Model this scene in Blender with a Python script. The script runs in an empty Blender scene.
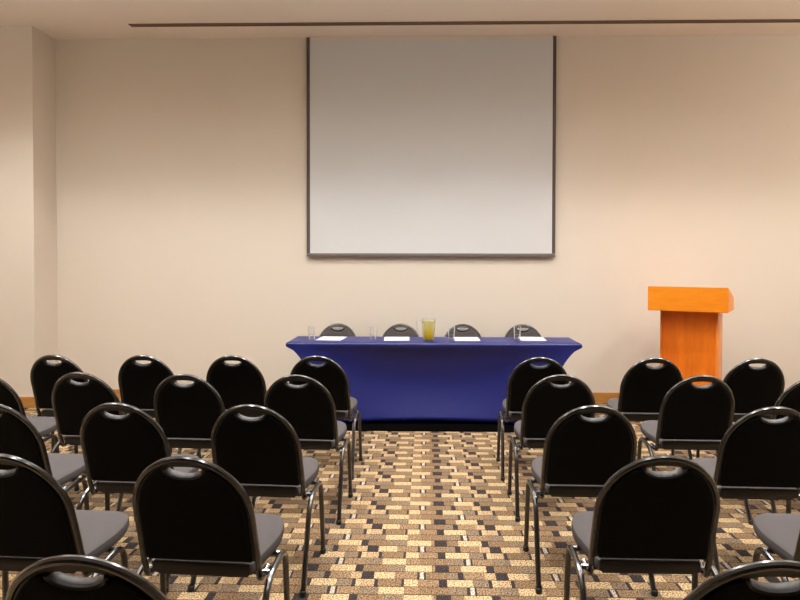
import bpy, bmesh, math, random
from mathutils import Vector, Matrix
random.seed(7)
PI = math.pi
scene = bpy.context.scene
C = scene.collection

# ---------------------------------------------------------------- camera
H = 1.53
FPX = 632.03
cam_d = bpy.data.cameras.new('camera'); cam = bpy.data.objects.new('camera', cam_d); C.objects.link(cam)
scene.camera = cam
cam_d.sensor_fit = 'HORIZONTAL'; cam_d.sensor_width = 36.0; cam_d.lens = FPX * 36.0 / 800.0
cam_d.shift_x = -12.08 / 800.0; cam_d.shift_y = -24.41 / 800.0
cam_d.clip_start = 0.05
cam.matrix_world = (Matrix.Translation((0, 0, H)) @ Matrix.Rotation(0.0228, 4, 'Z')
                    @ Matrix.Rotation(PI / 2 - 0.0186, 4, 'X') @ Matrix.Rotation(0.0018, 4, 'Z'))

# ---------------------------------------------------------------- light and exposure
CEIL = 4.025; WY = 7.005; XR = 6.2; XL = -6.2; YB = -6.5
world = bpy.data.worlds.new('world'); scene.world = world; world.use_nodes = True
world.node_tree.nodes['Background'].inputs[0].default_value = (1.0, 0.92, 0.85, 1)
world.node_tree.nodes['Background'].inputs[1].default_value = 0.15
vs = scene.view_settings
vs.view_transform = 'Standard'; vs.look = 'None'; vs.gamma = 1.0; vs.use_curve_mapping = False
vs.exposure = -0.17
WARM = (1.0, 0.98, 0.945)
DOWN_W = 190.0
def room_or_fill_spot(x, y, w=DOWN_W, half=50.0, blend=0.5):
    l = bpy.data.lights.new('ceiling_or_fill_spot', 'SPOT'); l.energy = w; l.color = WARM
    l.spot_size = math.radians(2 * half); l.spot_blend = blend; l.shadow_soft_size = 0.13
    o = bpy.data.objects.new('ceiling_or_fill_spot', l); C.objects.link(o); o.location = (x, y, CEIL - 0.03)
    return o
for x in (-5.4, -4.2, -3.0, -1.8, -0.6, 0.6, 1.8, 3.0, 4.2, 5.4): room_or_fill_spot(x, 5.45, 122.0 if x > -4 else 84.0)
for y, w_ in ((3.75, 1.0), (2.25, 1.0), (0.9, 0.7)):
    for x in (-4.8, -3.2, -1.6, 0.0, 1.6, 3.2, 4.8): room_or_fill_spot(x, y, DOWN_W * w_ * 0.98, 41.0)
for x in (-3.6, -1.8, 0.0, 1.8, 3.6): room_or_fill_spot(x, 4.4, 175.0, 80.0, 1.0)  # wide fill lamps added to lighten the upper wall
for x in (-3.5, 0.0, 3.5):                                      # unseen fill lamps added over the middle of the room
    u = room_or_fill_spot(x, 3.2, 480.0, 84.0, 1.0); u.location.z = 2.95; u.rotation_euler = (PI, 0, 0)      # added fill, aimed up so the ceiling brightens the upper wall

pl = bpy.data.lights.new('side_lamp', 'POINT'); pl.energy = 40; pl.color = (1.0, 0.93, 0.86); pl.shadow_soft_size = 0.25
plo = bpy.data.objects.new('side_lamp', pl); C.objects.link(plo); plo.location = (5.6, 5.4, 3.65)

# ---------------------------------------------------------------- materials
def new_mat(name):
    m = bpy.data.materials.new(name); m.use_nodes = True
    nt = m.node_tree; b = nt.nodes['Principled BSDF']
    return m, nt, b
def N(nt, t, **kw):
    n = nt.nodes.new(t)
    for k, v in kw.items(): setattr(n, k, v)
    return n
def L(nt, a, b): nt.links.new(a, b)
def math_n(nt, op, a, b=None):
    n = N(nt, 'ShaderNodeMath', operation=op)
    for i, v in enumerate((a, b)):
        if v is None: continue
        if isinstance(v, (int, float)): n.inputs[i].default_value = v
        else: L(nt, v, n.inputs[i])
    return n.outputs[0]
def simple(name, col, rough=0.5, metal=0.0, noise=0.0, scale=40.0, bump=0.0, spec=0.5, sheen=0.0, coat=0.0):
    m, nt, b = new_mat(name)
    b.inputs['Base Color'].default_value = (*col, 1); b.inputs['Roughness'].default_value = rough
    b.inputs['Metallic'].default_value = metal; b.inputs['Specular IOR Level'].default_value = spec
    if sheen: b.inputs['Sheen Weight'].default_value = sheen; b.inputs['Sheen Roughness'].default_value = 0.4
    if coat: b.inputs['Coat Weight'].default_value = coat
    if noise or bump:
        tc = N(nt, 'ShaderNodeTexCoord'); nz = N(nt, 'ShaderNodeTexNoise')
        nz.inputs['Scale'].default_value = scale; nz.inputs['Detail'].default_value = 4
        L(nt, tc.outputs['Object'], nz.inputs['Vector'])
        if noise:
            mx = N(nt, 'ShaderNodeMix', data_type='RGBA')
            mx.inputs['A'].default_value = (*[c * (1 - noise) for c in col], 1)
            mx.inputs['B'].default_value = (*[min(1, c * (1 + noise)) for c in col], 1)
            L(nt, nz.outputs['Fac'], mx.inputs['Factor']); L(nt, mx.outputs['Result'], b.inputs['Base Color'])
        if bump:
            bp = N(nt, 'ShaderNodeBump'); bp.inputs['Strength'].default_value = bump; bp.inputs['Distance'].default_value = 0.002
            L(nt, nz.outputs['Fac'], bp.inputs['Height']); L(nt, bp.outputs[0], b.inputs['Normal'])
    return m
def wood(name, c1, c2, axis='Z', scale=9.0, rough=0.38):
    m, nt, b = new_mat(name)
    tc = N(nt, 'ShaderNodeTexCoord'); mp = N(nt, 'ShaderNodeMapping')
    st = {'X': (0.12, 1, 1), 'Y': (1, 0.12, 1), 'Z': (1, 1, 0.12)}[axis]
    mp.inputs['Scale'].default_value = st
    L(nt, tc.outputs['Object'], mp.inputs['Vector'])
    nz = N(nt, 'ShaderNodeTexNoise'); nz.inputs['Scale'].default_value = scale; nz.inputs['Detail'].default_value = 8
    nz.inputs['Distortion'].default_value = 0.8
    L(nt, mp.outputs[0], nz.inputs['Vector'])
    nf = N(nt, 'ShaderNodeTexNoise'); nf.inputs['Scale'].default_value = scale * 14; nf.inputs['Detail'].default_value = 3
    L(nt, mp.outputs[0], nf.inputs['Vector'])
    f = math_n(nt, 'ADD', math_n(nt, 'MULTIPLY', nz.outputs['Fac'], 0.75), math_n(nt, 'MULTIPLY', nf.outputs['Fac'], 0.25))
    r = N(nt, 'ShaderNodeValToRGB'); r.color_ramp.elements[0].position = 0.36; r.color_ramp.elements[0].color = (*c1, 1)
    r.color_ramp.elements[1].position = 0.64; r.color_ramp.elements[1].color = (*c2, 1)
    L(nt, f, r.inputs[0]); L(nt, r.outputs[0], b.inputs['Base Color'])
    b.inputs['Roughness'].default_value = rough
    return m
def srgb(r, g, b):
    f = lambda c: (c / 255 / 12.92) if c / 255 <= 0.04045 else ((c / 255 + 0.055) / 1.055) ** 2.4
    return (f(r), f(g), f(b))

M = {}
M['wall'] = simple('wall_vinyl', srgb(225, 215, 202), 0.8, noise=0.012, scale=6, bump=0.05, spec=0.2)
M['ceiling'] = simple('ceiling_paint', srgb(243, 233, 223), 0.9, spec=0.1)
M['baseboard'] = wood('baseboard_wood', srgb(168, 112, 50), srgb(198, 144, 76), 'X', 7)
M['frame'] = simple('gunmetal_tube', (0.006, 0.0055, 0.0055), 0.24, 0.0, spec=0.6, coat=0.8)
M['frame'].node_tree.nodes['Principled BSDF'].inputs['Coat Roughness'].default_value = 0.2
M['plastic'] = simple('black_plastic', (0.006, 0.0055, 0.0055), 0.42, spec=0.5)
M['grip'] = simple('grip_plastic', (0.02, 0.018, 0.018), 0.45, spec=0.5)
M['back_cloth'] = simple('black_back_cloth', (0.003, 0.0027, 0.0027), 0.8, noise=0.2, scale=300, bump=0.1, spec=0.12)
M['fabric'] = simple('charcoal_fabric', (0.072, 0.064, 0.064), 0.9, noise=0.35, scale=420, bump=0.25, spec=0.15)
M['cap'] = simple('rubber', (0.01, 0.01, 0.01), 0.6)
M['screen'] = simple('screen_fabric', srgb(212, 214, 216), 0.75, spec=0.2)
M['bar'] = simple('screen_bar', srgb(112, 104, 102), 0.5)
M['border'] = simple('screen_border', srgb(80, 68, 66), 0.6)
M['slot'] = simple('slot_dark', srgb(112, 90, 74), 0.7)
M['black'] = simple('matte_black', (0.002, 0.002, 0.002), 1.0, spec=0.0)
M['dark_wall'] = simple('darkened_wall', (0.05, 0.04, 0.034), 0.8)  # unseen end wall, coloured dark so it throws little light on the chairs
M['lectern_box'] = wood('lectern_top_wood', srgb(232, 128, 14), srgb(250, 158, 30), 'X', 5, 0.4)
M['lectern_body'] = wood('lectern_panel_wood', srgb(214, 104, 8), srgb(238, 128, 20), 'Z', 6, 0.42)
M['lectern_side'] = wood('lectern_side_lit_wood', srgb(214, 118, 40), srgb(238, 144, 62), 'Z', 6, 0.3)  # paler than the body: grazing light put into the colour
M['paper'] = simple('paper', srgb(244, 242, 238), 0.7)
def make_cloth():
    m, nt, b = new_mat('blue_spandex')
    b.inputs['Base Color'].default_value = (*srgb(6, 17, 94), 1)
    b.inputs['Roughness'].default_value = 0.44
    b.inputs['Specular IOR Level'].default_value = 0.6
    b.inputs['Sheen Weight'].default_value = 0.5; b.inputs['Sheen Roughness'].default_value = 0.3
    b.inputs['Sheen Tint'].default_value = (0.2, 0.28, 1.0, 1)
    return m
M['cloth'] = make_cloth()
def glass(name, col=(1, 1, 1), rough=0.0, ior=1.45):
    m, nt, b = new_mat(name); nt.nodes.remove(b)
    tr = N(nt, 'ShaderNodeBsdfTransparent'); tr.inputs[0].default_value = (*col, 1)
    g0 = N(nt, 'ShaderNodeBsdfGlossy'); g0.inputs['Roughness'].default_value = 0.15
    tl = N(nt, 'ShaderNodeBsdfTranslucent'); tl.inputs[0].default_value = (0.9, 0.92, 0.95, 1)
    gs = N(nt, 'ShaderNodeMixShader'); gs.inputs[0].default_value = 0.6; L(nt, g0.outputs[0], gs.inputs[1]); L(nt, tl.outputs[0], gs.inputs[2])
    lw = N(nt, 'ShaderNodeLayerWeight'); lw.inputs[0].default_value = 0.22
    mx = N(nt, 'ShaderNodeMixShader'); L(nt, lw.outputs['Fresnel'], mx.inputs[0])
    L(nt, tr.outputs[0], mx.inputs[1]); L(nt, gs.outputs[0], mx.inputs[2])
    L(nt, mx.outputs[0], nt.nodes['Material Output'].inputs[0])
    return m
M['glass'] = glass('clear_glass', (0.985, 0.99, 0.995))
M['water'] = glass('water', (1, 1, 1), 0, 1.33)
def make_juice():
    m, nt, b = new_mat('lemon_water')
    tc = N(nt, 'ShaderNodeTexCoord'); sp = N(nt, 'ShaderNodeSeparateXYZ'); L(nt, tc.outputs['Object'], sp.inputs[0])
    r = N(nt, 'ShaderNodeValToRGB')
    r.color_ramp.elements[0].position = 0.0; r.color_ramp.elements[0].color = (*srgb(255, 226, 50), 1)
    r.color_ramp.elements[1].position = 1.0; r.color_ramp.elements[1].color = (*srgb(255, 252, 215), 1)
    e = r.color_ramp.elements.new(0.5); e.color = (*srgb(255, 244, 140), 1)
    L(nt, math_n(nt, 'DIVIDE', sp.outputs[2], 0.16), r.inputs[0]); L(nt, r.outputs[0], b.inputs['Base Color'])
    b.inputs['Roughness'].default_value = 0.4
    tl = N(nt, 'ShaderNodeBsdfTranslucent'); L(nt, r.outputs[0], tl.inputs[0])
    tp = N(nt, 'ShaderNodeBsdfTransparent'); L(nt, r.outputs[0], tp.inputs[0])
    m1 = N(nt, 'ShaderNodeMixShader'); m1.inputs[0].default_value = 0.85; L(nt, tl.outputs[0], m1.inputs[1]); L(nt, tp.outputs[0], m1.inputs[2])
    m2 = N(nt, 'ShaderNodeMixShader'); m2.inputs[0].default_value = 0.75; L(nt, b.outputs[0], m2.inputs[1]); L(nt, m1.outputs[0], m2.inputs[2])
    L(nt, m2.outputs[0], nt.nodes['Material Output'].inputs[0])
    return m
M['juice'] = make_juice()

def make_carpet():
    m, nt, b = new_mat('patterned_carpet')
    geo = N(nt, 'ShaderNodeNewGeometry'); sp = N(nt, 'ShaderNodeSeparateXYZ'); L(nt, geo.outputs['Position'], sp.inputs[0])
    ROW = 0.072; PER = 0.656
    X, Y = sp.outputs[0], sp.outputs[1]
    wob = N(nt, 'ShaderNodeTexNoise'); wob.inputs['Scale'].default_value = 60; L(nt, geo.outputs['Position'], wob.inputs['Vector'])
    wv = math_n(nt, 'MULTIPLY', math_n(nt, 'SUBTRACT', wob.outputs['Fac'], 0.5), 0.006)
    X = math_n(nt, 'ADD', X, wv)
    # A' row centre is at Y = 3.143 ; index grows towards the camera
    t = math_n(nt, 'DIVIDE', math_n(nt, 'SUBTRACT', 3.143 + ROW / 2, Y), ROW)
    t = math_n(nt, 'ADD', t, 400.0)
    row = math_n(nt, 'FLOOR', t); fr = math_n(nt, 'FRACT', t)
    k = math_n(nt, 'MODULO', row, 4.0)
    u = math_n(nt, 'DIVIDE', math_n(nt, 'ADD', X, 0.3145), PER)
    cell = math_n(nt, 'FLOOR', u); u = math_n(nt, 'FRACT', u)
    LT = srgb(226, 194, 148); LT2 = srgb(208, 174, 132); BR = srgb(168, 137, 104); BR2 = srgb(154, 124, 92); SP = srgb(152, 130, 106)
    DK = srgb(66, 58, 58); PA = srgb(226, 208, 188)
    P = lambda x: min(max((x + 0.3145) / PER, 0.0), 1.0)
    rows = [
        [(-.3145, BR2), (-.198, SP), (-.102, LT), (.0286, BR), (.046, DK), (.114, BR2), (.177, LT), (.301, DK)],
        [(-.3145, DK), (-.255, LT), (-.155, BR), (-.0444, DK), (-.032, PA), (-.0115, DK), (0, BR2), (.107, SP), (.157, DK), (.1845, BR), (.286, LT2)],
        [(-.3145, LT2), (-.25, DK), (-.2306, BR2), (-.118, DK), (-.105, LT), (-.039, BR), (.0606, DK), (.101, LT), (.225, SP), (.298, DK), (.317, LT)],
        [(-.3145, SP), (-.2235, LT), (-.103, BR), (-.03, BR2), (.108, SP), (.1905, DK), (.206, PA), (.2278, DK), (.237, BR)],
    ]
    res = None
    for i, rr in enumerate(rows):
        rp = N(nt, 'ShaderNodeValToRGB'); cr = rp.color_ramp; cr.interpolation = 'CONSTANT'
        cr.elements[0].position = 0.0; cr.elements[0].color = (*rr[0][1], 1)
        cr.elements[1].position = P(rr[1][0]); cr.elements[1].color = (*rr[1][1], 1)
        for x, c in rr[2:]:
            e = cr.elements.new(P(x)); e.color = (*c, 1)
        L(nt, u, rp.inputs[0])
        if res is None: res = rp.outputs[0]
        else:
            mx = N(nt, 'ShaderNodeMix', data_type='RGBA')
            L(nt, math_n(nt, 'COMPARE', k, float(i)), mx.inputs['Factor'])
            mx.inputs['Factor'].links[0].from_node.inputs[2].default_value = 0.1
            L(nt, res, mx.inputs['A']); L(nt, rp.outputs[0], mx.inputs['B']); res = mx.outputs['Result']
    # pile speckle
    nz = N(nt, 'ShaderNodeTexNoise'); nz.inputs['Scale'].default_value = 135; nz.inputs['Detail'].default_value = 3
    L(nt, geo.outputs['Position'], nz.inputs['Vector'])
    mr = N(nt, 'ShaderNodeMapRange'); mr.inputs[1].default_value = 0.38; mr.inputs[2].default_value = 0.62
    mr.inputs[3].default_value = 0.12; mr.inputs[4].default_value = 0.84
    L(nt, nz.outputs['Fac'], mr.inputs[0])
    # dark yarn line between the rows
    gap = math_n(nt, 'GREATER_THAN', fr, 0.885)
    gm = math_n(nt, 'SUBTRACT', 1.0, math_n(nt, 'MULTIPLY', gap, 0.62))
    fac = math_n(nt, 'MULTIPLY', mr.outputs[0], gm)
    vm = N(nt, 'ShaderNodeVectorMath', operation='SCALE'); L(nt, res, vm.inputs[0]); L(nt, fac, vm.inputs['Scale'])
    L(nt, vm.outputs[0], b.inputs['Base Color'])
    b.inputs['Roughness'].default_value = 0.95; b.inputs['Specular IOR Level'].default_value = 0.15
    bp = N(nt, 'ShaderNodeBump'); bp.inputs['Strength'].default_value = 0.5; bp.inputs['Distance'].default_value = 0.004
    L(nt, nz.outputs['Fac'], bp.inputs['Height']); L(nt, bp.outputs[0], b.inputs['Normal'])
    return m
M['carpet'] = make_carpet()

# ---------------------------------------------------------------- mesh helpers
def add_box(bm, x0, x1, y0, y1, z0, z1, bevel=0.0):
    vs_ = [bm.verts.new((x, y, z)) for x in (x0, x1) for y in (y0, y1) for z in (z0, z1)]
    idx = [(0, 1, 3, 2), (4, 6, 7, 5), (0, 4, 5, 1), (2, 3, 7, 6), (0, 2, 6, 4), (1, 5, 7, 3)]
    fs = [bm.faces.new([vs_[i] for i in f]) for f in idx]
    if bevel:
        es = list({e for f in fs for e in f.edges})
        bmesh.ops.bevel(bm, geom=es, offset=bevel, segments=2, affect='EDGES', profile=0.5)
def smooth_path(pts, r_bend=0.04, seg=6):
    """round the corners of a polyline"""
    P = [Vector(p) for p in pts]; out = [P[0]]
    for i in range(1, len(P) - 1):
        a, b_, c = P[i - 1], P[i], P[i + 1]
        d1 = (a - b_); d2 = (c - b_); r = min(r_bend, d1.length * 0.48, d2.length * 0.48)
        s = b_ + d1.normalized() * r; e = b_ + d2.normalized() * r
        for k in range(seg + 1):
            t = k / seg
            out.append(s * (1 - t) ** 2 + b_ * 2 * t * (1 - t) + e * t ** 2)
    out.append(P[-1]); return out
def add_tube(bm, pts, r, seg=10, closed=False, ry=None, cap=True):
    P = [Vector(p) for p in pts]; n = len(P); rings = []
    ref = None
    for i, p in enumerate(P):
        if closed: t = (P[(i + 1) % n] - P[i - 1])
        else: t = P[min(i + 1, n - 1)] - P[max(i - 1, 0)]
        t.normalize()
        if ref is None:
            ref = Vector((0, 1, 0)) if abs(t.y) < 0.9 else Vector((1, 0, 0))
        s = (ref - t * ref.dot(t)).normalized(); q = t.cross(s); ref = s
        rings.append([bm.verts.new(p + s * ((ry or r) * math.cos(2 * PI * k / seg)) + q * (r * math.sin(2 * PI * k / seg))) for k in range(seg)])
    m_ = n if closed else n - 1
    for i in range(m_):
        A, B = rings[i], rings[(i + 1) % n]
        for k in range(seg):
            bm.faces.new((A[k], A[(k + 1) % seg], B[(k + 1) % seg], B[k]))
    if not closed and cap:
        bm.faces.new(rings[0][::-1]); bm.faces.new(rings[-1])
def add_lathe(bm, prof, seg=28, center=(0, 0)):
    rings = []
    for r, z in prof:
        if r < 1e-6: rings.append([bm.verts.new((center[0], center[1], z))])
        else: rings.append([bm.verts.new((center[0] + r * math.cos(2 * PI * k / seg), center[1] + r * math.sin(2 * PI * k / seg), z)) for k in range(seg)])
    for A, B in zip(rings, rings[1:]):
        for k in range(seg):
            k2 = (k + 1) % seg
            f = [A[0] if len(A) == 1 else A[k], A[0] if len(A) == 1 else A[k2], B[0] if len(B) == 1 else B[k2], B[0] if len(B) == 1 else B[k]]
            g = []
            for v in f:
                if v not in g: g.append(v)
            if len(g) > 2: bm.faces.new(g)
def obj(name, bm, mat, parent=None, smooth=True, angle=35):
    bmesh.ops.recalc_face_normals(bm, faces=bm.faces[:])
    me = bpy.data.meshes.new(name)
    if smooth:
        for f in bm.faces: f.smooth = True
        for e in bm.edges:
            if len(e.link_faces) == 2 and e.calc_face_angle(0) > math.radians(angle): e.smooth = False
    bm.to_mesh(me); bm.free()
    me.materials.append(mat)
    o = bpy.data.objects.new(name, me); C.objects.link(o)
    if parent: o.parent = parent
    return o
def struct(name, bm, mat, parent=None):
    o = obj(name, bm, mat, parent, smooth=False)
    if parent is None: o['kind'] = 'structure'
    return o
def tag(o, label, cat, group=None):
    o['label'] = label; o['category'] = cat
    if group: o['group'] = group
    return o
def thing(name, label, cat, loc=(0, 0, 0), rz=0.0, group=None):
    o = bpy.data.objects.new(name, None); C.objects.link(o); o.empty_display_size = 0.1
    o.location = loc; o.rotation_euler = (0, 0, rz)
    return tag(o, label, cat, group)
def copy_tree(o, parent=None):
    c = o.copy(); C.objects.link(c)
    if parent: c.parent = parent
    for ch in list(o.children): copy_tree(ch, c)
    return c
BM = bmesh.new

# ---------------------------------------------------------------- room shell
def sbox(name, mat, *a):
    b = BM(); add_box(b, *a); return struct(name, b, mat)
sbox('floor', M['carpet'], XL, XR, YB, WY, -0.1, 0)
sbox('ceiling', M['ceiling'], XL - .2, XR + .2, YB - .2, WY + .2, CEIL, CEIL + 0.15)
XP = -4.147; YP = 6.59
b = BM()
add_box(b, XP, XR, WY, WY + .2, -0.1, CEIL)
struct('wall_back', b, M['wall'])
b = BM(); add_box(b, XL, XP, YP, WY + .2, -0.1, CEIL); struct('wall_pillar', b, M['wall'])
sbox('wall_left', M['wall'], XL - .2, XL, YB, WY + .2, -0.1, CEIL)
sbox('wall_right', M['wall'], XR, XR + .2, YB, WY + .2, -0.1, CEIL)
sbox('wall_front', M['dark_wall'], XL - .2, XR + .2, YB - .2, YB, -0.1, CEIL)
BBH = 0.112
sbox('baseboard_back', M['baseboard'], XP + .014, XR, WY - 0.014, WY, 0, BBH)
b = BM(); add_box(b, XL, XP + .014, YP - 0.014, YP, 0, BBH); add_box(b, XP, XP + .014, YP, WY, 0, BBH)
struct('baseboard_pillar', b, M['baseboard'])
sbox('baseboard_left', M['baseboard'], XL, XL + 0.014, YB, YP - .014, 0, BBH)
sbox('baseboard_right', M['baseboard'], XR - 0.014, XR, YB, WY - .014, 0, BBH)

# linear air diffuser in the ceiling
t = thing('linear_air_diffuser', 'long thin dark linear air slot running across the beige ceiling', 'ceiling vent', (0, 6.595, CEIL - 0.001))
b = BM(); add_box(b, -3.09, 5.2, -0.026, 0.026, -0.003, 0.0); obj('slot', b, M['slot'], t, False)
b = BM()
add_box(b, -3.11, 5.22, 0.026, 0.036, -0.008, 0.0); add_box(b, -3.11, 5.22, -0.036, -0.026, -0.008, 0.0)
add_box(b, -3.11, -3.09, -0.026, 0.026, -0.008, 0.0); add_box(b, 5.2, 5.22, -0.026, 0.026, -0.008, 0.0)
obj('rim', b, M['slot'], t, False)

# ---------------------------------------------------------------- projection screen (hangs from the ceiling close to the wall)
S0, S1, SZ = -1.322, 1.408, 1.612
t = thing('projection_screen', 'large pale grey pull-down projection screen with dark border hanging before beige wall', 'projection screen', ((S0 + S1) / 2, WY - 0.045, SZ))
hw = (S1 - S0) / 2; hs = CEIL - SZ
b = BM(); add_box(b, -hw + .036, hw - .036, -0.002, 0.002, 0.034, hs - 0.045); obj('screen_fabric', b, M['screen'], t, False)
for sx in (-1, 1):
    b = BM(); add_box(b, min(sx * hw, sx * (hw - .036)), max(sx * hw, sx * (hw - .036)), -0.003, 0.003, 0.034, hs - 0.012)
    obj('border', b, M['border'], t, False)
b = BM(); add_box(b, -hw, hw, -0.009, 0.009, -0.002, 0.034, 0.004); obj('bottom_bar', b, M['bar'], t)
b = BM(); add_box(b, -hw + .03, hw - .03, 0.004, 0.04, hs - 0.05, hs - 0.0005); obj('housing', b, M['wall'], t, False)

# ---------------------------------------------------------------- banquet chair
# local frame: +Y is the way the sitter faces; origin under the seat centre; y_top = -0.30
YT = -0.30
A_, B_, W0 = 0.212, 0.226, 0.632         # arch half width, arch height, spring line
def by(z):                                # back plane y at height z
    s = (0.858 - z) / 0.43
    return YT + 0.150 * s + 0.012 * math.sin(PI * min(max(s, 0), 1))
def arch(inset=0.0, n=40, zbot=0.44, taper=-0.004):
    """(u, z) points from bottom-left up over the crown to bottom-right"""
    pts = []
    a, bb = A_ - inset, B_ - inset
    for k in range(6):
        z = zbot + (W0 - zbot) * k / 6
        pts.append((-(a - taper * (W0 - z) / 0.2), z))
    for k in range(n + 1):
        th = PI - PI * k / n
        pts.append((a * math.cos(th), W0 + bb * math.sin(th)))
    for k in range(6):
        z = W0 - (W0 - zbot) * (k + 1) / 6
        pts.append(((a - taper * (W0 - z) / 0.2), z))
    return pts
HOLE_C = (0.0, 0.8135)
def hole(grow=0.0, n=32):
    pts = []
    hwid = 0.066 + grow
    for k in range(n):
        th = 2 * PI * k / n
        u = hwid * math.cos(th)
        f = math.cos(PI / 2 * (u / hwid)) if abs(u) < hwid else 0
        s = math.sin(th)
        base = 0.820
        z = base + ((0.010 + grow) * abs(s) ** 0.9 if s >= 0 else -(0.027 + grow) * abs(s) ** 1.15)
        pts.append((u, z))
    return pts
def ray_hit(poly, c, ang):
    dx, dz = math.cos(ang), math.sin(ang); best = None
    for i in range(len(poly)):
        x1, z1 = poly[i]; x2, z2 = poly[(i + 1) % len(poly)]
        ex, ez = x2 - x1, z2 - z1; den = dx * ez - dz * ex
        if abs(den) < 1e-12: continue
        t_ = ((x1 - c[0]) * ez - (z1 - c[1]) * ex) / den
        s_ = ((x1 - c[0]) * dz - (z1 - c[1]) * dx) / den
        if t_ > 0 and -1e-6 <= s_ <= 1 + 1e-6 and (best is None or t_ > best): best = t_
    return (c[0] + dx * best, c[1] + dz * best)
def shell_bm():
    bm = BM(); n = 72; outer = arch(0.004, 40, 0.447); inner = hole()
    th = 0.007
    L_ = []
    for off in (-th, th):
        ro, ri, rm = [], [], []
        for k in range(n):
            a = 2 * PI * k / n
            o_ = ray_hit(outer, HOLE_C, a); i_ = ray_hit(inner, HOLE_C, a)
            m_ = ((o_[0] + i_[0]) / 2, (o_[1] + i_[1]) / 2)
            ro.append(bm.verts.new((o_[0], by(o_[1]) + off, o_[1])))
            rm.append(bm.verts.new((m_[0], by(m_[1]) + off, m_[1])))
            ri.append(bm.verts.new((i_[0], by(i_[1]) + off, i_[1])))
        L_.append((ro, rm, ri))
    for (ro, rm, ri) in L_:
        for k in range(n):
            k2 = (k + 1) % n
            bm.faces.new((ro[k], ro[k2], rm[k2], rm[k])); bm.faces.new((rm[k], rm[k2], ri[k2], ri[k]))
    for j in (0, 2):
        A, B = L_[0][j], L_[1][j]
        for k in range(n):
            k2 = (k + 1) % n; bm.faces.new((A[k], A[k2], B[k2], B[k]))
    return bm
def pad_outline(inset):
    """arch with a scoop below the hand hole"""
    pts = []
    for (u, z) in arch(inset, 56, 0.446):
        if z > 0.7:
            lim = 0.7835 - 0.0 + (0.036 * (abs(u) / 0.085) ** 2.6 if abs(u) < 0.12 else 9)
            z = min(z, lim)
        pts.append((u, z))
    return pts
def pad_bm(sign, thick, inset):
    bm = BM(); c = (0.0, 0.64); n = 88; out = pad_outline(inset); rings = []
    prof = [(1.0, 0.0), (1.0, 0.45), (0.975, 0.72), (0.93, 0.86), (0.8, 0.95), (0.55, 0.99), (0.25, 1.0)]
    for s, t_ in prof:
        ring = []
        for k in range(n):
            a = 2 * PI * k / n + 0.01
            p = ray_hit(out, c, a); u = c[0] + (p[0] - c[0]) * s; z = c[1] + (p[1] - c[1]) * s
            ring.append(bm.verts.new((u, by(z) + sign * (0.007 + thick * t_), z)))
        rings.append(ring)
    for A, B in zip(rings, rings[1:]):
        for k in range(n):
            k2 = (k + 1) % n; bm.faces.new((A[k], A[k2], B[k2], B[k]))
    cv = bm.verts.new((c[0], by(c[1]) + sign * (0.007 + thick), c[1]))
    for k in range(n): bm.faces.new((rings[-1][k], rings[-1][(k + 1) % n], cv))
    return bm
def seat_outline(n_corner=8):
    """(x, y) of the seat, rear y=-0.165, front y=+0.235"""
    P = [(-0.190, -0.148), (0.190, -0.148), (0.240, 0.09), (0.205, 0.228), (-0.205, 0.228), (-0.240, 0.09)]
    R = [0.035, 0.035, 0.16, 0.10, 0.10, 0.16]; out = []
    m_ = len(P)
    for i in range(m_):
        a = Vector(P[i - 1]); b_ = Vector(P[i]); c = Vector(P[(i + 1) % m_])
        d1 = a - b_; d2 = c - b_; r = min(R[i], d1.length * 0.49, d2.length * 0.49)
        s = b_ + d1.normalized() * r; e = b_ + d2.normalized() * r
        for k in range(n_corner):
            t_ = k / (n_corner - 1); p = s * (1 - t_) ** 2 + b_ * 2 * t_ * (1 - t_) + e * t_ ** 2
            out.append((p.x, p.y))
    return out
def seat_bm():
    bm = BM(); out = seat_outline(); rings = []
    prof = [(0.93, 0.420), (0.985, 0.424), (1.0, 0.436), (1.0, 0.450), (0.985, 0.463), (0.94, 0.4705), (0.8, 0.475), (0.4, 0.478)]
    for s, z in prof:
        rings.append([bm.verts.new((x * s, (y - 0.04) * s + 0.04, z - 0.042 * (0.235 - y) / 0.383)) for x, y in out])
    n = len(out)
    for A, B in zip(rings, rings[1:]):
        for k in range(n):
            k2 = (k + 1) % n; bm.faces.new((A[k], A[k2], B[k2], B[k]))
    bm.faces.new(rings[-1]); bm.faces.new(rings[0][::-1])
    return bm
def back_tube_bm():
    bm = BM()
    core = [(u, by(z), z) for (u, z) in arch(-0.001, 40, 0.43)]
    side = []
    lo = [(-0.214, by(0.40), 0.40), (-0.215, -0.130, 0.366), (-0.216, -0.085, 0.370), (-0.224, -0.055, 0.382)]
    lo = smooth_path([core[0]] + lo, 0.028, 5)[1:]
    left = lo[::-1]; right = [Vector((-p.x, p.y, p.z)) for p in lo]
    add_tube(bm, left + [Vector(p) for p in core] + right, 0.0112, 10)
    return bm
RY0 = YT - 0.03        # rear foot y
def side_path(s):
    return smooth_path([(s * .266, RY0 - 0.02, 0.0), (s * .251, -0.155, 0.372), (s * .253, 0.065, 0.405), (s * .262, 0.085, 0.0)], 0.075, 8)
def split(path, zcut=0.33):
    rear = []; mid = []; front = []
    n = len(path); half = n // 2
    for i, p in enumerate(path):
        if p.z < zcut: (rear if i < half else front).append(p)
        else: mid.append(p)
    def cut(a, b_):
        t_ = (zcut - a.z) / (b_.z - a.z); return a.lerp(b_, t_)
    cr = cut(rear[-1], mid[0]); cf = cut(front[0], mid[-1])
    return rear + [cr], [cr] + mid + [cf], [cf] + front
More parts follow.
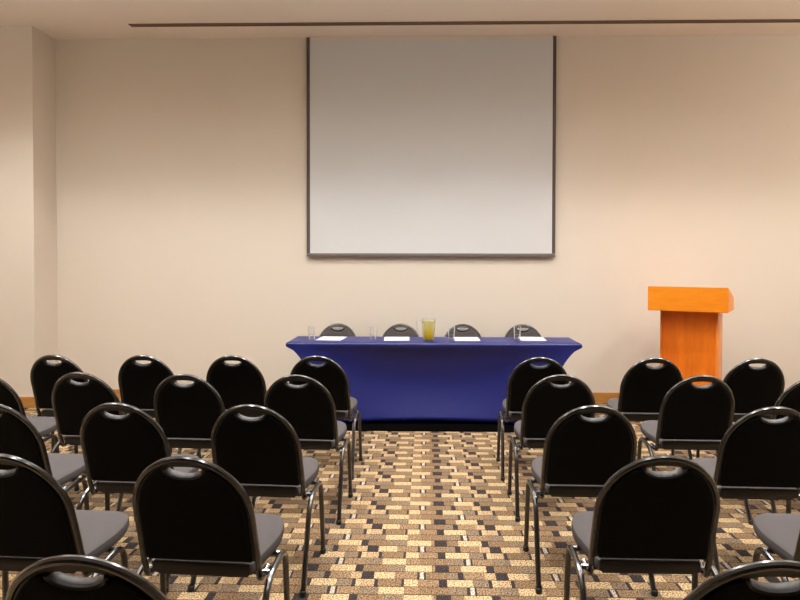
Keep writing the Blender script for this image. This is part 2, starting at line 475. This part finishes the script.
def make_chair(label, group):
    t = thing('banquet_chair', label, 'chair', group=group)
    obj('seat', seat_bm(), M['fabric'], t)
    bk = obj('backrest', shell_bm(), M['plastic'], t)
    obj('front_cushion', pad_bm(1, 0.022, 0.014), M['fabric'], bk)
    obj('rear_cushion', pad_bm(-1, 0.016, 0.016), M['back_cloth'], bk)
    b = BM(); hp = hole(0.004, 40)
    add_tube(b, [(u, by(z) - 0.001, z) for u, z in hp[19:] + hp[:2]], 0.0075, 8, ry=0.017); obj('hand_grip', b, M['grip'], bk)
    obj('back_frame', back_tube_bm(), M['frame'], t)
    b = BM(); add_box(b, -0.186, 0.186, -0.158, -0.138, 0.388, 0.432, 0.008); obj('rear_cover', b, M['plastic'], t)
    for s in (-1, 1):
        rear, mid, front = split(side_path(s))
        b = BM(); add_tube(b, mid, 0.0125, 10, cap=False); obj('side_rail', b, M['frame'], t)
        for seg_ in (rear, front):
            b = BM(); add_tube(b, seg_, 0.0125, 10); lg = obj('leg', b, M['frame'], t)
            f = seg_[0] if seg_[0].z < 0.01 else seg_[-1]
            b = BM(); add_lathe(b, [(0, 0.0), (0.0145, 0.0), (0.0155, 0.004), (0.0155, 0.024), (0.0125, 0.027)], 12, (f.x, f.y)); obj('foot_cap', b, M['cap'], lg)
    b = BM()
    add_tube(b, [(-.251, -0.09, 0.375), (.251, -0.09, 0.375)], 0.011, 8)
    add_tube(b, [(-.250, 0.02, 0.395), (.250, 0.02, 0.395)], 0.011, 8)
    obj('seat_support', b, M['frame'], t)
    b = BM(); add_box(b, -0.17, 0.17, -0.13, 0.19, 0.410, 0.4225, 0.003); [setattr(v.co, 'z', v.co.z - 0.042 * (0.235 - v.co.y) / 0.383) for v in b.verts]; obj('seat_pan', b, M['plastic'], t)
    return t

ORD_ROW = {1: 'front row', 2: 'second row from the front', 3: 'third row from the front', 4: 'fourth row from the front', 5: 'rearmost row'}
def place(t, xt, yt, rz, label, group):
    # (xt, yt) is where the crown of the back stands
    ox, oy = 0.0, YT
    t.rotation_euler = (0, 0, rz)
    t.location = (xt - (ox * math.cos(rz) - oy * math.sin(rz)), yt - (ox * math.sin(rz) + oy * math.cos(rz)), 0)
    t['label'] = label; t['group'] = group
    return t
left = {1: [(-.790, 4.51, 0.0), (-1.403, 4.51, 0.0), (-2.05, 4.50, 0.0), (-2.70, 4.49, 0.0)],
        2: [(-.775, 3.735, 0), (-1.455, 3.735, 0), (-2.112, 3.775, 0.0), (-2.73, 3.775, 0)],
        3: [(-.828, 2.935, 0), (-1.477, 2.955, 0.0), (-2.085, 2.945, 0)],
        4: [(-.836, 2.138, 0), (-1.490, 2.148, 0)],
        5: [(-.796, 1.400, 0)]}
right = {1: [(.810, 4.50, 0), (1.625, 4.50, 0), (2.345, 4.50, 0)],
         2: [(.812, 3.795, 0), (1.652, 3.795, 0), (2.33, 3.78, 0)],
         3: [(.792, 2.972, 0), (1.630, 2.965, 0)],
         4: [(.830, 2.195, 0), (1.58, 2.19, 0)],
         5: [(.795, 1.417, 0)]}
proto = make_chair('', '')
used = False
COLW = {0: 'beside the aisle', 1: 'second from the aisle', 2: 'third from the aisle', 3: 'fourth from the aisle'}
for side, blk in (('left', left), ('right', right)):
    for r, lst in blk.items():
        for c, (x, y, rz) in enumerate(lst):
            t = proto if not used else copy_tree(proto)
            used = True
            if len(lst) == 1: lab = 'black chair cut off by the bottom edge, %s, %s block' % (ORD_ROW[r], side)
            else: lab = 'black chair %s, %s, %s block' % (COLW[c], ORD_ROW[r], side)
            if rz == 0: rz = (-0.05 if side == 'left' else -0.02) + random.uniform(-0.012, 0.012)
            place(t, x, y, rz, lab, 'audience chairs in rows facing the table')
names = ['behind the leftmost water glass on the blue table', 'between the second glass and the yellow pitcher',
         'behind the table, just right of the yellow pitcher', 'behind the right end of the blue table']
for (x, n_) in zip((-.975, -.28, .398, 1.055), names):
    t = copy_tree(proto)
    place(t, x, 6.955, PI, 'speaker chair with grey rounded back ' + n_, 'speaker chairs behind the blue table')

# ---------------------------------------------------------------- blue table
TX0, TX1, TY0, TY1, TZ = -1.345, 1.475, 6.01, 6.53, 0.775
TCX, TCY = (TX0 + TX1) / 2, (TY0 + TY1) / 2; THX, THY = (TX1 - TX0) / 2, (TY1 - TY0) / 2
t = thing('folding_table', 'long table wholly covered by the royal blue stretch cloth below the screen', 'table', (TCX, TCY, 0))
b = BM(); add_box(b, -THX + .012, THX - .012, -THY + .012, THY - .012, TZ - 0.045, TZ - 0.006, 0.004); obj('tabletop', b, M['plastic'], t)
for sx in (-1, 1):
    for sy in (-1, 1):
        b = BM(); add_tube(b, [(sx * (THX - .37), sy * .15 - .06, TZ - .045), (sx * (THX - .37), sy * .15 - .06, 0.012)], 0.016, 10); obj('leg', b, M['frame'], t)
    b = BM(); add_tube(b, [(sx * (THX - .37), -.21, 0.3), (sx * (THX - .37), .09, 0.3)], 0.011, 8); obj('crossbar', b, M['frame'], t)
def cover_bm():
    bm = BM(); rad = 0.025; per = []
    NL, NS, NC = 48, 16, 5
    # perimeter parameter list: (x, y, corner weight, side normal)
    def line(p, q, n, nrm):
        for k in range(n):
            f = k / n
            x = p[0] + (q[0] - p[0]) * f; y = p[1] + (q[1] - p[1]) * f
            per.append((x, y, f, nrm))
    hx, hy = THX, THY
    line((-hx, -hy), (hx, -hy), NL, (0, -1)); line((hx, -hy), (hx, hy), NS, (1, 0))
    line((hx, hy), (-hx, hy), NL, (0, 1)); line((-hx, hy), (-hx, -hy), NS, (-1, 0))
    INX, INY = 0.34, 0.02
    def level(tt):
        ring = []
        for (x, y, f, nrm) in per:
            m_ = math.sin(PI * f)                         # 0 at corners, 1 mid side
            bowm = 1 - (abs(2 * f - 1)) ** 2.2
            if nrm[0] == 0: zb = 0.010 + 0.032 * bowm
            else: zb = 0.012 + 0.10 * bowm
            z = (TZ - 0.035) + (zb - (TZ - 0.035)) * tt
            sx_ = math.sin(PI / 2 * min(1, tt * 1.02)) ** 0.62
            fx = (hx - INX * sx_) / hx; fy = (hy - (-0.08 * tt if y < 0 else 0.16 * sx_)) / hy
            X = x * fx; Y = y * fy
            bow = math.sin(PI * tt ** 0.8)
            if nrm[0] == 0: Y -= nrm[1] * (0.085 * bow + 0.05 * tt) * bowm
            else: X -= nrm[0] * (0.05 * bow + 0.02 * tt) * bowm
            ring.append(bm.verts.new((X, Y, z)))
        return ring
    rings = []
    # top: inner ring, then rounded edge
    rr = 0.018
    for ins, dz in ((0.10, 0.0), (rr, 0.0), (rr * .45, -rr * .2), (rr * .08, -rr * .65), (0.0, -rr * 1.3)):
        rings.append([bm.verts.new((x * (hx - ins) / hx, y * (hy - ins) / hy, TZ + dz)) for (x, y, f, nrm) in per])
    for k in range(0, 21): rings.append(level(k / 20 * 1.0))
    n = len(per)
    for j, (A, B) in enumerate(zip(rings, rings[1:])):
        for k in range(n):
            if j > 6 and NL + NS <= k < 2 * NL + NS: continue      # the cover is open on the speakers' side
            k2 = (k + 1) % n; bm.faces.new((A[k], A[k2], B[k2], B[k]))
    bm.faces.new(rings[0])
    return bm
o = obj('tablecloth', cover_bm(), M['cloth'], angle=60); o.location = (TCX, TCY, 0)
tag(o, 'royal blue stretch cloth pulled over the long table, scooped at its sides', 'tablecloth')
md = o.modifiers.new('thickness', 'SOLIDIFY'); md.thickness = 0.003; md.offset = 1.0
b = BM(); add_box(b, -1.22, 1.22, -0.53, 0.25, 0.0, 0.010, 0.003)  # thin black slab that blackens the floor below the cloth hem
o = obj('black_sheet', b, M['black'], smooth=False); o.location = (TCX - .05, TCY, 0.0)
tag(o, 'flat black sheet on the carpet under the blue draped table', 'mat')

# ---------------------------------------------------------------- glasses, pitcher and papers on the table
ZT = TZ + 0.003
def make_glass(label):
    t = thing('drinking_glass', label, 'glass', group='water glasses on the blue table')
    b = BM()
    add_lathe(b, [(0, 0.0), (0.028, 0.0), (0.030, 0.004), (0.036, 0.135), (0.0345, 0.136), (0.033, 0.130), (0.0275, 0.016), (0, 0.014)], 24)
    obj('tumbler', b, M['glass'], t)
    b = BM(); add_lathe(b, [(0, 0.0145), (0.0272, 0.0165), (0.0289, 0.055), (0, 0.055)], 24)
    obj('water', b, M['water'], t)
    return t
gl = make_glass('')
for i, (x, y, lab) in enumerate([(-1.128, 6.19, 'clear tumbler at the left end of the blue table'), (-.525, 6.19, 'clear tumbler left of the yellow pitcher, second from the left'),
          (.245, 6.20, 'clear tumbler just right of the yellow pitcher'), (.895, 6.24, 'clear tumbler before the rightmost speaker chair')]):
    g = gl if i == 0 else copy_tree(gl)
    g.location = (x, y, ZT); g['label'] = lab; g['group'] = 'water glasses on the blue table'
t = thing('water_pitcher', 'clear pitcher of yellow lemon drink in the middle of the blue table', 'pitcher', (0.022, 6.18, ZT))
b = BM()
add_lathe(b, [(0, 0.0), (0.050, 0.0), (0.053, 0.006), (0.068, 0.205), (0.071, 0.218), (0.0685, 0.219), (0.0655, 0.205), (0.0505, 0.012), (0, 0.010)], 32)
obj('jug', b, M['glass'], t)
b = BM(); add_tube(b, smooth_path([(-0.064, 0, 0.195), (-0.118, 0, 0.20), (-0.108, 0, 0.06), (-0.056, 0, 0.05)], 0.04, 8), 0.006, 10); obj('handle', b, M['glass'], t)
b = BM(); add_lathe(b, [(0, 0.0105), (0.050, 0.0125), (0.0648, 0.195), (0, 0.195)], 32); obj('lemon_drink', b, M['juice'], t)
b = BM(); add_tube(b, [(0.0, 0.0, 0.175), (0.030, 0.0, 0.255)], 0.004, 8)
add_lathe(b, [(0, 0.250), (0.007, 0.253), (0.009, 0.260), (0.006, 0.267), (0, 0.269)], 12, (0.031, 0)); obj('stirrer', b, M['glass'], t)
pw = [(-.95, 6.31, -0.10, 'at the left end of the blue table, by the first glass'), (-.296, 6.31, 0.04, 'left of the yellow pitcher'),
      (.40, 6.32, 0.03, 'right of the pitcher beside the third glass'), (1.06, 6.36, -0.05, 'at the right end of the blue table')]
p0 = None
for i, (x, y, rz, lab) in enumerate(pw):
    if p0 is None:
        b = BM(); add_box(b, -0.125, 0.125, -0.15, 0.15, 0, 0.003)
        p0 = obj('paper_sheet', b, M['paper'], smooth=False); o = p0
    else: o = copy_tree(p0)
    o.location = (x, y, ZT + .0005); o.rotation_euler = (0, 0, rz)
    tag(o, 'white paper sheet ' + lab, 'paper', 'papers laid out on the blue table')

# ---------------------------------------------------------------- lectern
t = thing('lectern', 'orange-brown wooden lectern with a wide box top standing at the right', 'lectern', (2.613, 6.30, 0), math.radians(-31))
bw, bd = 0.357, 0.25       # half width, half depth of the box top
z0, z1, z2 = 1.078, 1.314, 1.205
b = BM()
pts = [(-bd, z0), (bd, z0), (bd, z2), (-bd, z1)]
va = [b.verts.new((-bw, y, z)) for y, z in pts]; vb = [b.verts.new((bw, y, z)) for y, z in pts]
b.faces.new(va); b.faces.new(vb[::-1])
for k in range(4): b.faces.new((va[k], va[(k + 1) % 4], vb[(k + 1) % 4], vb[k]))
bmesh.ops.bevel(b, geom=b.edges[:], offset=0.003, segments=2, affect='EDGES')
obj('top_box', b, M['lectern_box'], t)
w = 0.262; fy = -0.13; ry_ = 0.20
b = BM(); add_box(b, -w + .012, w - .02, fy + 0.015, fy + 0.033, 0.0, z0); obj('front_panel', b, M['lectern_body'], t, False)
for s in (-1, 1):
    b = BM(); x0 = s * w; x1 = s * (w - .02); add_box(b, min(x0, x1), max(x0, x1), fy, ry_, 0.0, z0, 0.002); obj('side_panel', b, M['lectern_side'], t)
b = BM(); add_box(b, -w + .02, w - .02, fy + 0.033, ry_ - .01, 0.55, 0.57); obj('shelf', b, M['lectern_body'], t, False)
b = BM(); add_box(b, -w + .02, w - .02, fy + 0.033, ry_ - .01, 0.06, 0.08); obj('bottom_shelf', b, M['lectern_body'], t, False)
